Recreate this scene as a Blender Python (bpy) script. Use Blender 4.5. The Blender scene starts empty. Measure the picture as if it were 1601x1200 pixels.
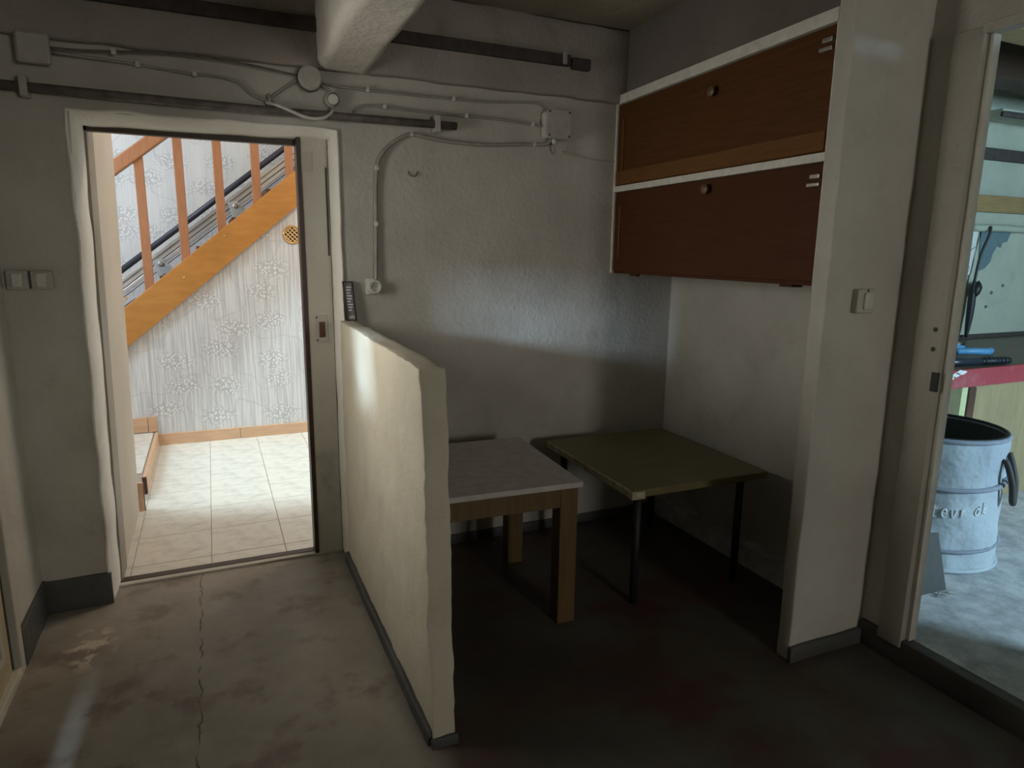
import bpy, bmesh, math, random
from mathutils import Vector, Matrix, noise
random.seed(7)
scene = bpy.context.scene
COL = scene.collection

# ------------------------------------------------------------------ camera
CAM_H = 1.45
YAW, PITCH, ROLL, FPX = 0.422264, 0.195623, 0.012685, 1045.52
fwd = Vector((math.sin(YAW)*math.cos(PITCH), math.cos(YAW)*math.cos(PITCH), -math.sin(PITCH)))
rt = Vector((math.cos(YAW), -math.sin(YAW), 0)); up = rt.cross(fwd)
r2 = math.cos(ROLL)*rt + math.sin(ROLL)*up
u2 = -math.sin(ROLL)*rt + math.cos(ROLL)*up
cd = bpy.data.cameras.new('camera'); cam = bpy.data.objects.new('camera', cd); COL.objects.link(cam)
cd.sensor_width = 36.0; cd.lens = FPX/1601*36.0; cd.clip_start = 0.05
M = Matrix((r2, u2, -fwd)).transposed().to_4x4(); M.translation = Vector((0, 0, CAM_H))
cam.matrix_world = M
scene.camera = cam

# ------------------------------------------------------------------ world, daylight, exposure
scene.view_settings.view_transform = 'Standard'
scene.view_settings.look = 'None'
scene.view_settings.gamma = 1.0
scene.view_settings.use_curve_mapping = False
scene.view_settings.exposure = 0.0
scene.cycles.max_bounces = 7
scene.cycles.diffuse_bounces = 5
scene.cycles.glossy_bounces = 3
scene.cycles.caustics_reflective = False
scene.cycles.caustics_refractive = False
w = bpy.data.worlds.new('sky'); scene.world = w; w.use_nodes = True
w.node_tree.nodes['Background'].inputs[0].default_value = (0.62, 0.76, 1.0, 1)
w.node_tree.nodes['Background'].inputs[1].default_value = 0.35

def area(name, loc, target, sx, sy, power, color):
    l = bpy.data.lights.new(name, 'AREA'); l.shape = 'RECTANGLE'; l.size = sx; l.size_y = sy
    l.energy = power; l.color = color
    o = bpy.data.objects.new(name, l); COL.objects.link(o); o.location = loc
    o.rotation_euler = (Vector(target)-Vector(loc)).to_track_quat('-Z', 'Y').to_euler()
    return o
DAY = (0.80, 0.90, 1.0)
# daylight at windows and openings; the first lamp is added fill
fill = area('fill_partition', (-0.688, 2.28, 1.40), (0.5, 2.20, 1.25), 0.38, 0.78, 7.2, (1.0, 0.955, 0.865))  # added fill lamp for the partition, standing before a closed pane
fill.data.spread = math.radians(112)     # narrowed so the wall beside the doorway stays dim
area('daylight_rear_window', (1.80, -3.28, 1.65), (1.3, 3.0, 1.4), 0.58, 0.9, 32.0, (1.0, 0.95, 0.86))
area('daylight_door_pane', (-3.0, 0.80, 1.74), (1.2, 2.7, 1.2), 0.34, 0.26, 185.0, (0.58, 0.78, 1.0))
area('daylight_rear_gap', (-0.864, -9.0, 4.02), (-0.465, 2.4, 0.0), 0.03, 0.20, 1100.0, (0.65, 0.82, 1.0))
area('daylight_workshop_window', (4.30, -1.62, 1.75), (3.1, 2.0, 0.6), 0.6, 1.1, 165.0, (0.50, 0.78, 1.0))
area('sun_on_hall_window', (4.7, 2.97, 5.74), (0.3, 4.8, 0.0), 0.35, 0.35, 540.0, (0.70, 0.92, 1.0))
area('daylight_hall_window', (2.41, 4.0, 2.85), (0.0, 5.2, 0.9), 1.3, 1.0, 24.0, (0.80, 0.90, 1.0))
area('daylight_landing', (-1.95, 4.75, 2.0), (0.4, 5.4, 1.0), 1.1, 1.6, 98.0, (0.70, 0.85, 1.0))
area('hall_ceiling_lamp', (1.3, 4.0, 3.2), (0.6, 4.9, 0.0), 0.4, 0.4, 25.0, (1.0, 0.76, 0.50))

# ------------------------------------------------------------------ material helpers
def newmat(name):
    m = bpy.data.materials.new(name); m.use_nodes = True
    nt = m.node_tree; b = nt.nodes['Principled BSDF']
    return m, nt, b
def N(nt, t, **kw):
    n = nt.nodes.new(t)
    for k, v in kw.items():
        setattr(n, k, v)
    return n
def L(nt, a, b): nt.links.new(a, b)
def coords(nt, scale=(1, 1, 1), rot=(0, 0, 0)):
    tc = N(nt, 'ShaderNodeTexCoord'); mp = N(nt, 'ShaderNodeMapping')
    mp.inputs['Scale'].default_value = scale; mp.inputs['Rotation'].default_value = rot
    L(nt, tc.outputs['Object'], mp.inputs['Vector']); return mp.outputs['Vector']
def noise_n(nt, vec, scale, detail=4, rough=0.55):
    n = N(nt, 'ShaderNodeTexNoise'); n.inputs['Scale'].default_value = scale
    n.inputs['Detail'].default_value = detail; n.inputs['Roughness'].default_value = rough
    L(nt, vec, n.inputs['Vector']); return n.outputs['Fac']
def ramp(nt, fac, p0, p1, c0=(0, 0, 0, 1), c1=(1, 1, 1, 1)):
    r = N(nt, 'ShaderNodeValToRGB'); e = r.color_ramp.elements
    e[0].position = p0; e[1].position = p1; e[0].color = c0; e[1].color = c1
    L(nt, fac, r.inputs['Fac']); return r.outputs['Color']
def mix(nt, fac, a, b, mode='MIX'):
    m = N(nt, 'ShaderNodeMix', data_type='RGBA', blend_type=mode)
    for s, v in ((m.inputs['Factor'], fac), (m.inputs['A'], a), (m.inputs['B'], b)):
        if isinstance(v, (int, float)): s.default_value = v
        elif isinstance(v, tuple): s.default_value = v if len(v) == 4 else (*v, 1)
        else: L(nt, v, s)
    return m.outputs['Result']
def math_n(nt, op, a, b=0.0, c=0.0):
    m = N(nt, 'ShaderNodeMath', operation=op)
    for i, v in enumerate((a, b, c)):
        if isinstance(v, (int, float)): m.inputs[i].default_value = v
        else: L(nt, v, m.inputs[i])
    return m.outputs[0]
def bump(nt, b, h, strength, dist=0.01):
    n = N(nt, 'ShaderNodeBump'); n.inputs['Strength'].default_value = strength; n.inputs['Distance'].default_value = dist
    L(nt, h, n.inputs['Height']); L(nt, n.outputs['Normal'], b.inputs['Normal'])
def plaster(name, c1, c2, dirt=(0.30, 0.27, 0.22), dirt_amt=0.4, rough=0.85, bs=0.5, bscale=45):
    m, nt, b = newmat(name); v = coords(nt)
    n1 = ramp(nt, noise_n(nt, v, 2.3, 6), 0.32, 0.68)
    col = mix(nt, n1, c1, c2)
    n2 = ramp(nt, noise_n(nt, v, 5.5, 8, 0.65), 0.55, 0.78)
    col = mix(nt, math_n(nt, 'MULTIPLY', n2, dirt_amt), col, dirt)
    n3 = ramp(nt, noise_n(nt, v, 60, 3), 0.62, 0.72)
    col = mix(nt, math_n(nt, 'MULTIPLY', n3, 0.25), col, dirt)
    L(nt, col, b.inputs['Base Color']); b.inputs['Roughness'].default_value = rough
    h = math_n(nt, 'ADD', noise_n(nt, v, bscale, 6, 0.6), math_n(nt, 'MULTIPLY', noise_n(nt, v, 7, 3), 2.0))
    bump(nt, b, h, bs, 0.008); return m
def plain(name, c, rough=0.5, metal=0.0, var=0.12, scale=25, bs=0.05):
    m, nt, b = newmat(name); v = coords(nt)
    n = noise_n(nt, v, scale, 5)
    lo = tuple(x*(1-var) for x in c); hi = tuple(min(1, x*(1+var)) for x in c)
    L(nt, mix(nt, ramp(nt, n, 0.3, 0.7), lo, hi), b.inputs['Base Color'])
    b.inputs['Roughness'].default_value = rough; b.inputs['Metallic'].default_value = metal
    bump(nt, b, n, bs, 0.003); return m
def wood(name, c1, c2, stretch=(1, 1, 1), rot=(0, 0, 0), rough=0.45, scale=9, bs=0.08, spec=0.5):
    m, nt, b = newmat(name); v = coords(nt, stretch, rot)
    n = noise_n(nt, v, scale, 8, 0.6)
    col = mix(nt, ramp(nt, n, 0.35, 0.65), c1, c2)
    v2 = coords(nt); n2 = noise_n(nt, v2, 4, 4)
    col = mix(nt, math_n(nt, 'MULTIPLY', ramp(nt, n2, 0.45, 0.75), 0.3), col, tuple(x*0.6 for x in c1))
    L(nt, col, b.inputs['Base Color']); b.inputs['Roughness'].default_value = rough
    bump(nt, b, n, bs, 0.003)
    b.inputs['Specular IOR Level'].default_value = spec; return m

MT = {}
MT['wall'] = plaster('plaster_white', (0.54, 0.525, 0.475), (0.43, 0.41, 0.365))
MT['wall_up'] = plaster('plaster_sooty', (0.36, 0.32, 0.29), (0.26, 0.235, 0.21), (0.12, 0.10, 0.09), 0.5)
MT['wall_shade'] = plaster('plaster_shaded', (0.20, 0.175, 0.155), (0.14, 0.12, 0.105), (0.08, 0.07, 0.06), 0.5)  # wall plaster darkened to stand for shade under the ceiling
MT['frame_olive'] = plaster('frame_paint_olive', (0.30, 0.275, 0.215), (0.23, 0.21, 0.16), (0.12, 0.10, 0.08), 0.5, rough=0.6, bs=0.15)
MT['frame3'] = plaster('frame_paint_dull', (0.40, 0.38, 0.33), (0.33, 0.315, 0.27), (0.17, 0.15, 0.12), 0.5, rough=0.6, bs=0.2)
MT['ceil'] = plaster('ceiling_sooty', (0.36, 0.315, 0.24), (0.26, 0.225, 0.165), (0.10, 0.09, 0.06), 0.5)
MT['beamm'] = plaster('plaster_beam', (0.74, 0.69, 0.63), (0.60, 0.56, 0.50), bs=0.6)
MT['part'] = plaster('plaster_cream', (0.62, 0.58, 0.47), (0.54, 0.50, 0.40), (0.42, 0.36, 0.26), 0.3, bs=0.4, bscale=55)
MT['lip'] = plaster('whitewash', (0.88, 0.86, 0.80), (0.80, 0.77, 0.70), dirt_amt=0.2)
MT['skirt'] = plaster('skirting_paint', (0.085, 0.088, 0.085), (0.055, 0.055, 0.052), (0.03, 0.03, 0.03), 0.4, rough=0.6)
MT['frame'] = plaster('frame_paint', (0.56, 0.54, 0.47), (0.46, 0.44, 0.38), (0.15, 0.13, 0.10), 0.5, rough=0.6, bs=0.15)
MT['frame2'] = plaster('frame_paint_pale', (0.50, 0.48, 0.42), (0.42, 0.40, 0.35), (0.2, 0.17, 0.13), 0.4, rough=0.6, bs=0.15)
MT['hallbeige'] = plaster('hall_beige', (0.55, 0.49, 0.41), (0.48, 0.43, 0.355), (0.40, 0.34, 0.28), 0.3, bs=0.12)
MT['darkwood'] = wood('dark_wood', (0.055, 0.028, 0.016), (0.03, 0.016, 0.01), (1, 12, 12))
MT['steel_dark'] = plain('rusty_steel', (0.055, 0.045, 0.04), 0.7, 0.3, 0.4)
MT['pipe'] = plain('painted_pipe', (0.12, 0.10, 0.09), 0.6, 0.0, 0.4)
MT['cable'] = plain('painted_cable', (0.30, 0.285, 0.26), 0.6)
MT['plastic'] = plain('aged_plastic', (0.40, 0.385, 0.345), 0.5)
MT['plastic_w'] = plain('white_plastic', (0.56, 0.55, 0.51), 0.4)
MT['black'] = plain('black', (0.012, 0.012, 0.012), 0.5)
MT['door_beige'] = plain('door_beige', (0.40, 0.34, 0.22), 0.5)
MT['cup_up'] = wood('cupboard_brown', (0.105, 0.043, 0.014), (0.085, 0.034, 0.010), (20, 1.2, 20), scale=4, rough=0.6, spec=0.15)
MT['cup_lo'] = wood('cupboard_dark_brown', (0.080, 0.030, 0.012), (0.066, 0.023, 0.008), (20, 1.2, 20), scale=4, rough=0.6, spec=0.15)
MT['cup_rail'] = wood('cupboard_rail', (0.17, 0.080, 0.028), (0.14, 0.062, 0.018), (20, 1.2, 20), scale=4, rough=0.6, spec=0.15)
MT['cup_frame'] = plain('cupboard_frame', (0.66, 0.64, 0.58), 0.6)
MT['chrome'] = plain('dull_chrome', (0.5, 0.48, 0.44), 0.35, 0.8)
MT['tab_w'] = plain('table_white', (0.52, 0.49, 0.46), 0.6)
MT['tab_wood'] = wood('table_pine', (0.15, 0.095, 0.036), (0.11, 0.066, 0.024), (14, 14, 1), scale=4)
MT['tab_olive'] = wood('table_olive', (0.17, 0.145, 0.06), (0.13, 0.11, 0.045), (1, 9, 1), scale=6)
MT['tab_edge'] = plain('table_edge_worn_lit', (0.42, 0.38, 0.28), 0.7, 0, 0.4)  # chipped edge, its lit look put into the pale colour
MT['legblack'] = plain('black_leg', (0.014, 0.012, 0.014), 0.6)
MT['stair'] = wood('stair_varnish', (0.47, 0.21, 0.050), (0.40, 0.165, 0.036), (1.5, 14, 6), (0, 0.70, 0), 0.35, 5)
MT['baluster'] = wood('baluster_varnish', (0.37, 0.160, 0.075), (0.30, 0.125, 0.055), (10, 10, 1), rough=0.4)
MT['tread'] = wood('tread_brown', (0.12, 0.05, 0.03), (0.08, 0.035, 0.02), (1, 1, 1))
MT['skirtw'] = wood('skirting_wood', (0.62, 0.385, 0.235), (0.54, 0.33, 0.20), (1.2, 12, 12), rough=0.4, scale=5)
MT['alu'] = plain('aluminium', (0.62, 0.60, 0.57), 0.35, 0.6, 0.05)
MT['alu_dark'] = plain('rail_groove', (0.16, 0.15, 0.15), 0.5, 0.2)
MT['rubber'] = plain('rail_dark', (0.05, 0.05, 0.065), 0.45, 0.2)
MT['brass'] = plain('brass', (0.60, 0.36, 0.14), 0.35, 0.4, 0.05)
MT['grout'] = plain('grout', (0.30, 0.25, 0.19), 0.8)
MT['bracket'] = plain('grey_bracket', (0.45, 0.48, 0.50), 0.4, 0.3)

# hall tiles: marbled ceramic
m, nt, b = newmat('hall_tile'); v = coords(nt)
n = noise_n(nt, coords(nt, (1, 1.3, 1), (0, 0, 0.6)), 11, 8, 0.6)
col = mix(nt, ramp(nt, n, 0.45, 0.70), (0.65, 0.615, 0.54), (0.50, 0.47, 0.42))
L(nt, col, b.inputs['Base Color']); b.inputs['Roughness'].default_value = 0.22
bump(nt, b, n, 0.12, 0.004); MT['tile'] = m

# wallpaper: printed vertical stripes with blossom sprays
def wallpaper(name, stripe, tint):
    m, nt, b = newmat(name)
    tc = N(nt, 'ShaderNodeTexCoord'); sp = N(nt, 'ShaderNodeSeparateXYZ'); L(nt, tc.outputs['Object'], sp.inputs[0])
    cb = N(nt, 'ShaderNodeCombineXYZ'); L(nt, sp.outputs['X'], cb.inputs[0]); L(nt, sp.outputs['Z'], cb.inputs[1])
    P = cb.outputs[0]
    sv = N(nt, 'ShaderNodeMapping'); sv.inputs['Scale'].default_value = (1, 0.03, 1); L(nt, P, sv.inputs['Vector'])
    s1 = ramp(nt, noise_n(nt, sv.outputs[0], 75, 2), 0.42, 0.60)
    s2 = ramp(nt, noise_n(nt, sv.outputs[0], 9, 2), 0.40, 0.60)
    base = mix(nt, math_n(nt, 'MULTIPLY', s1, stripe), (0.66*tint[0], 0.64*tint[1], 0.62*tint[2]), (0.43, 0.42, 0.42))
    base = mix(nt, math_n(nt, 'MULTIPLY', s2, 0.22), base, (0.46, 0.45, 0.45))
    # blossom clusters on a loose lattice
    wn = N(nt, 'ShaderNodeTexNoise'); wn.inputs['Scale'].default_value = 7; L(nt, P, wn.inputs['Vector'])
    wv = N(nt, 'ShaderNodeVectorMath', operation='SCALE'); L(nt, wn.outputs['Color'], wv.inputs[0]); wv.inputs['Scale'].default_value = 0.10
    pv = N(nt, 'ShaderNodeVectorMath', operation='ADD'); L(nt, P, pv.inputs[0]); L(nt, wv.outputs[0], pv.inputs[1])
    lm = N(nt, 'ShaderNodeMapping'); lm.inputs['Scale'].default_value = (2.7, 4.6, 1); L(nt, pv.outputs[0], lm.inputs['Vector'])
    vo = N(nt, 'ShaderNodeTexVoronoi', voronoi_dimensions='2D'); vo.inputs['Scale'].default_value = 1.0; vo.inputs['Randomness'].default_value = 0.55
    L(nt, lm.outputs[0], vo.inputs['Vector'])
    clus = ramp(nt, vo.outputs['Distance'], 0.20, 0.42, (1, 1, 1, 1), (0, 0, 0, 1))
    vf = N(nt, 'ShaderNodeTexVoronoi', voronoi_dimensions='2D'); vf.inputs['Scale'].default_value = 46; L(nt, P, vf.inputs['Vector'])
    leaf = ramp(nt, vf.outputs['Distance'], 0.30, 0.42)
    pet = ramp(nt, vf.outputs['Distance'], 0.18, 0.30, (1, 1, 1, 1), (0, 0, 0, 1))
    base = mix(nt, math_n(nt, 'MULTIPLY', math_n(nt, 'MULTIPLY', clus, leaf), 0.45), base, (0.36, 0.355, 0.35))
    base = mix(nt, math_n(nt, 'MULTIPLY', math_n(nt, 'MULTIPLY', clus, pet), 0.8), base, (0.80, 0.78, 0.74))
    # thin curved twigs
    wa = N(nt, 'ShaderNodeTexNoise'); wa.inputs['Scale'].default_value = 2.6; wa.inputs['Detail'].default_value = 1.0; L(nt, P, wa.inputs['Vector'])
    tw = math_n(nt, 'ABSOLUTE', math_n(nt, 'SUBTRACT', wa.outputs['Fac'], 0.5))
    twm = ramp(nt, tw, 0.004, 0.009, (1, 1, 1, 1), (0, 0, 0, 1))
    base = mix(nt, math_n(nt, 'MULTIPLY', twm, 0.3), base, (0.36, 0.35, 0.34))
    L(nt, base, b.inputs['Base Color']); b.inputs['Roughness'].default_value = 0.7
    bump(nt, b, s1, 0.1, 0.002); return m
MT['paper'] = wallpaper('wallpaper_striped', 0.75, (1, 1, 1))
MT['paper_up'] = wallpaper('wallpaper_pale', 0.18, (1.02, 1.02, 1.0))

# cellar floor: worn paint over concrete, older oxblood coat showing through
m, nt, b = newmat('cellar_floor'); v = coords(nt)
sx = N(nt, 'ShaderNodeSeparateXYZ'); tc = N(nt, 'ShaderNodeTexCoord'); L(nt, tc.outputs['Object'], sx.inputs[0])
X, Yc = sx.outputs['X'], sx.outputs['Y']
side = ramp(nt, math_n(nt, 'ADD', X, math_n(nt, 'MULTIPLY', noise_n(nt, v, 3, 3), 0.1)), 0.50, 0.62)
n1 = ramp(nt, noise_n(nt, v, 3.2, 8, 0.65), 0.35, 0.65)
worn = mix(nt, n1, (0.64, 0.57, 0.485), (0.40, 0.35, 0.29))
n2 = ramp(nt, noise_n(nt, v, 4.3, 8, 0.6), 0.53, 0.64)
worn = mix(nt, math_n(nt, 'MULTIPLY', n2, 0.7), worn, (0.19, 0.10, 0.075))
door_lit = ramp(nt, math_n(nt, 'ADD', Yc, math_n(nt, 'MULTIPLY', noise_n(nt, v, 2.5, 6), 0.9)), 2.45, 3.3)
worn = mix(nt, door_lit, mix(nt, 0.62, worn, (0.10, 0.092, 0.08)), worn)  # painted light: corridor colour lifted towards the bright doorway
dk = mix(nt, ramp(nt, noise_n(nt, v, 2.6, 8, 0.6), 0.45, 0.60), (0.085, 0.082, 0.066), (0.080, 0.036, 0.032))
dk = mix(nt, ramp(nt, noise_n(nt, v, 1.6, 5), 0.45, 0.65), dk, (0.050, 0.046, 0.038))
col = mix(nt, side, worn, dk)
# a crack running along the corridor and one branch, flakes of lifted paint
wob = math_n(nt, 'MULTIPLY', math_n(nt, 'SUBTRACT', noise_n(nt, v, 14, 5), 0.5), 0.05)
cr = math_n(nt, 'ABSOLUTE', math_n(nt, 'ADD', math_n(nt, 'ADD', X, 0.125), wob))
crm = ramp(nt, cr, 0.0012, 0.0042, (1, 1, 1, 1), (0, 0, 0, 1))
brk = ramp(nt, noise_n(nt, v, 9, 2), 0.40, 0.50)
crm = math_n(nt, 'MULTIPLY', crm, brk)
col = mix(nt, math_n(nt, 'MULTIPLY', crm, 0.85), col, (0.02, 0.018, 0.015))
fl = math_n(nt, 'SQRT', math_n(nt, 'ADD', math_n(nt, 'POWER', math_n(nt, 'ADD', X, 0.49), 2.0), math_n(nt, 'POWER', math_n(nt, 'MULTIPLY', math_n(nt, 'SUBTRACT', Yc, 2.66), 0.55), 2.0)))
flm = math_n(nt, 'MULTIPLY', ramp(nt, fl, 0.05, 0.10, (1, 1, 1, 1), (0, 0, 0, 1)), ramp(nt, noise_n(nt, v, 17, 5), 0.50, 0.56))
col = mix(nt, flm, col, (0.46, 0.40, 0.33))
L(nt, col, b.inputs['Base Color'])
rg = ramp(nt, noise_n(nt, v, 6, 6), 0.3, 0.7, (0.42, 0.42, 0.42, 1), (0.65, 0.65, 0.65, 1)); L(nt, rg, b.inputs['Roughness'])
h = math_n(nt, 'ADD', noise_n(nt, v, 6, 7, 0.6), math_n(nt, 'MULTIPLY', crm, -0.6)); bump(nt, b, h, 0.5, 0.008)
MT['floor'] = m
# workshop concrete
m, nt, b = newmat('workshop_concrete'); v = coords(nt)
col = mix(nt, ramp(nt, noise_n(nt, v, 11, 8, 0.7), 0.36, 0.64), (0.40, 0.40, 0.41), (0.68, 0.68, 0.68))
col = mix(nt, math_n(nt, 'MULTIPLY', ramp(nt, noise_n(nt, v, 28, 5), 0.62, 0.72), 0.4), col, (0.22, 0.22, 0.22))
L(nt, col, b.inputs['Base Color']); b.inputs['Roughness'].default_value = 0.8
bump(nt, b, noise_n(nt, v, 40, 6), 0.3, 0.004); MT['wfloor'] = m
MT['wwall'] = plaster('workshop_wall', (0.50, 0.50, 0.39), (0.40, 0.41, 0.32), (0.16, 0.18, 0.18), 0.3)
MT['teal'] = plain('teal_paint', (0.13, 0.19, 0.20), 0.8)
MT['ochre'] = wood('ochre_board', (0.36, 0.23, 0.10), (0.28, 0.175, 0.07), (1, 8, 10))
MT['rustband'] = plain('brown_band', (0.06, 0.045, 0.038), 0.7, 0, 0.3)
MT['red'] = plaster('red_paint', (0.42, 0.055, 0.065), (0.33, 0.035, 0.045), (0.55, 0.35, 0.35), 0.3, rough=0.5, bs=0.1)
MT['benchtop'] = wood('bench_top', (0.16, 0.12, 0.085), (0.10, 0.075, 0.05), (1, 8, 1))
MT['ply'] = wood('plywood', (0.42, 0.32, 0.17), (0.34, 0.25, 0.13), (10, 10, 1), scale=4)
MT['olive'] = plain('olive_leg', (0.17, 0.15, 0.07), 0.6)
MT['pale'] = plain('pale_yellow_green', (0.62, 0.64, 0.34), 0.6)
MT['bag'] = plaster('bag_canvas', (0.58, 0.62, 0.64), (0.40, 0.44, 0.48), (0.19, 0.21, 0.25), 0.8, rough=0.75, bs=0.7, bscale=14)
MT['bagband'] = plain('bag_band', (0.28, 0.30, 0.35), 0.7)
MT['bagin'] = plain('bag_inside', (0.05, 0.05, 0.045), 0.8)
MT['strap'] = plain('dark_strap', (0.055, 0.045, 0.04), 0.6)
MT['ink'] = plain('white_marker', (0.85, 0.86, 0.86), 0.6)
MT['greyboard'] = plain('grey_board', (0.085, 0.08, 0.07), 0.6)
MT['blue'] = plain('blue_grip', (0.10, 0.30, 0.52), 0.45)
MT['tubeblk'] = plain('black_tube', (0.02, 0.028, 0.04), 0.35)
MT['paperw'] = plain('white_paper', (0.7, 0.7, 0.66), 0.8)

# ------------------------------------------------------------------ mesh helpers
def link(name, me, mat, parent=None):
    o = bpy.data.objects.new(name, me); COL.objects.link(o)
    if mat is not None and not me.materials: me.materials.append(MT[mat] if isinstance(mat, str) else mat)
    if parent is not None:
        o.parent = parent
        o.matrix_parent_inverse = Matrix.Translation(-root_loc(parent))
    return o
def root_loc(p):
    v = Vector((0, 0, 0))
    while p is not None:
        v += p.location if p.type == 'EMPTY' else Vector((0, 0, 0)); p = p.parent if p.type != 'EMPTY' else None
    return v
def frombm(name, bm, mat, parent=None, smooth=False):
    bmesh.ops.recalc_face_normals(bm, faces=bm.faces)
    me = bpy.data.meshes.new(name); bm.to_mesh(me); bm.free()
    if smooth:
        me.polygons.foreach_set('use_smooth', [True]*len(me.polygons))
    par = parent
    o = bpy.data.objects.new(name, me); COL.objects.link(o); me.materials.append(MT[mat] if isinstance(mat, str) else mat)
    if par is not None:
        o.parent = par
        top = par
        # children are modelled in world space: undo the offset of the Empty they hang from
        off = Vector((0, 0, 0)); q = par
        if q.type == 'EMPTY': o.matrix_parent_inverse = Matrix.Translation(-q.location)
    return o
def addbox(bm, x0, x1, y0, y1, z0, z1):
    vs = [bm.verts.new(p) for p in ((x0, y0, z0), (x1, y0, z0), (x1, y1, z0), (x0, y1, z0), (x0, y0, z1), (x1, y0, z1), (x1, y1, z1), (x0, y1, z1))]
    for f in ((0, 3, 2, 1), (4, 5, 6, 7), (0, 1, 5, 4), (1, 2, 6, 5), (2, 3, 7, 6), (3, 0, 4, 7)):
        bm.faces.new([vs[i] for i in f])
    return vs
def bev(bm, w, seg=2):
    if w > 0:
        es = [e for e in bm.edges if len(e.link_faces) == 2 and e.calc_face_angle(0) > 0.6]
        bmesh.ops.bevel(bm, geom=es, offset=w, segments=seg, affect='EDGES', profile=0.5)
def box(name, b6, mat, parent=None, bevel=0.0, warp=None):
    bm = bmesh.new(); addbox(bm, *b6); bm.normal_update(); bev(bm, bevel)
    if warp:
        for v in bm.verts: warp(v)
    return frombm(name, bm, mat, parent)
def boxes(name, lst, mat, parent=None, bevel=0.0):
    bm = bmesh.new()
    for b6 in lst: addbox(bm, *b6)
    bm.normal_update(); bev(bm, bevel)
    return frombm(name, bm, mat, parent)
def cutgrid(bm, step):
    for ax in range(3):
        lo = min(v.co[ax] for v in bm.verts); hi = max(v.co[ax] for v in bm.verts)
        n = int((hi-lo)/step)
        for i in range(1, n+1):
            p = lo+(hi-lo)*i/(n+1); co = Vector((0, 0, 0)); co[ax] = p; no = Vector((0, 0, 0)); no[ax] = 1
            bmesh.ops.bisect_plane(bm, geom=bm.verts[:]+bm.edges[:]+bm.faces[:], plane_co=co, plane_no=no, dist=1e-5)
def rough(name, lst, mat, parent=None, step=0.06, amp=0.006, bevel=0.012, warp=None, freq=9.0, smooth=True):
    bm = bmesh.new()
    for b6 in lst: addbox(bm, *b6)
    bm.normal_update(); bev(bm, bevel, 2); cutgrid(bm, step)
    for v in bm.verts:
        d = noise.noise_vector(v.co*freq)*amp + noise.noise_vector(v.co*freq*0.27+Vector((5, 3, 1)))*amp*1.2
        v.co += d
        if warp: warp(v)
    o = frombm(name, bm, mat, parent, smooth)
    if smooth:
        try: o.data.set_sharp_from_angle(angle=math.radians(50))
        except Exception: pass
    return o
def prism(name, poly, axis, a0, a1, mat, parent=None, bevel=0.0):
    """poly: 2D points; axis 'y' -> points are (x,z); 'x' -> (y,z); 'z' -> (x,y)"""
    bm = bmesh.new()
    def P(p, a): return {'y': (p[0], a, p[1]), 'x': (a, p[0], p[1]), 'z': (p[0], p[1], a)}[axis]
    v0 = [bm.verts.new(P(p, a0)) for p in poly]; v1 = [bm.verts.new(P(p, a1)) for p in poly]
    bm.faces.new(v0[::-1]); bm.faces.new(v1)
    n = len(poly)
    for i in range(n): bm.faces.new((v0[i], v0[(i+1) % n], v1[(i+1) % n], v1[i]))
    bmesh.ops.recalc_face_normals(bm, faces=bm.faces); bm.normal_update(); bev(bm, bevel)
    return frombm(name, bm, mat, parent)
def smoothpath(pts, n=6):
    P = [Vector(p) for p in pts]
    if len(P) < 3: return P
    out = []
    for i in range(len(P)-1):
        p0 = P[max(i-1, 0)]; p1 = P[i]; p2 = P[i+1]; p3 = P[min(i+2, len(P)-1)]
        for k in range(n):
            t = k/n
            out.append(0.5*((2*p1)+(-p0+p2)*t+(2*p0-5*p1+4*p2-p3)*t*t+(-p0+3*p1-3*p2+p3)*t**3))
    out.append(P[-1]); return out
def addtube(bm, pts, r, seg=8, cap=True):
    rings = []; n = len(pts); prev = None
    for i, p in enumerate(pts):
        t = (pts[min(i+1, n-1)]-pts[max(i-1, 0)]).normalized()
        if prev is None:
            a = Vector((0, 0, 1)) if abs(t.z) < 0.9 else Vector((1, 0, 0)); u = t.cross(a).normalized()
        else:
            u = (prev-t*prev.dot(t)).normalized()
        prev = u; w_ = t.cross(u)
        rr = r(i/(n-1)) if callable(r) else r
        rings.append([bm.verts.new(p+(u*math.cos(2*math.pi*k/seg)+w_*math.sin(2*math.pi*k/seg))*rr) for k in range(seg)])
    for a, b_ in zip(rings, rings[1:]):
        for k in range(seg): bm.faces.new((a[k], a[(k+1) % seg], b_[(k+1) % seg], b_[k]))
    if cap:
        bm.faces.new(rings[0][::-1]); bm.faces.new(rings[-1])
def tube(name, pts, r, mat, parent=None, seg=8, smooth_n=0):
    P = smoothpath(pts, smooth_n) if smooth_n else [Vector(p) for p in pts]
    bm = bmesh.new(); addtube(bm, P, r, seg); return frombm(name, bm, mat, parent, True)
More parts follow.
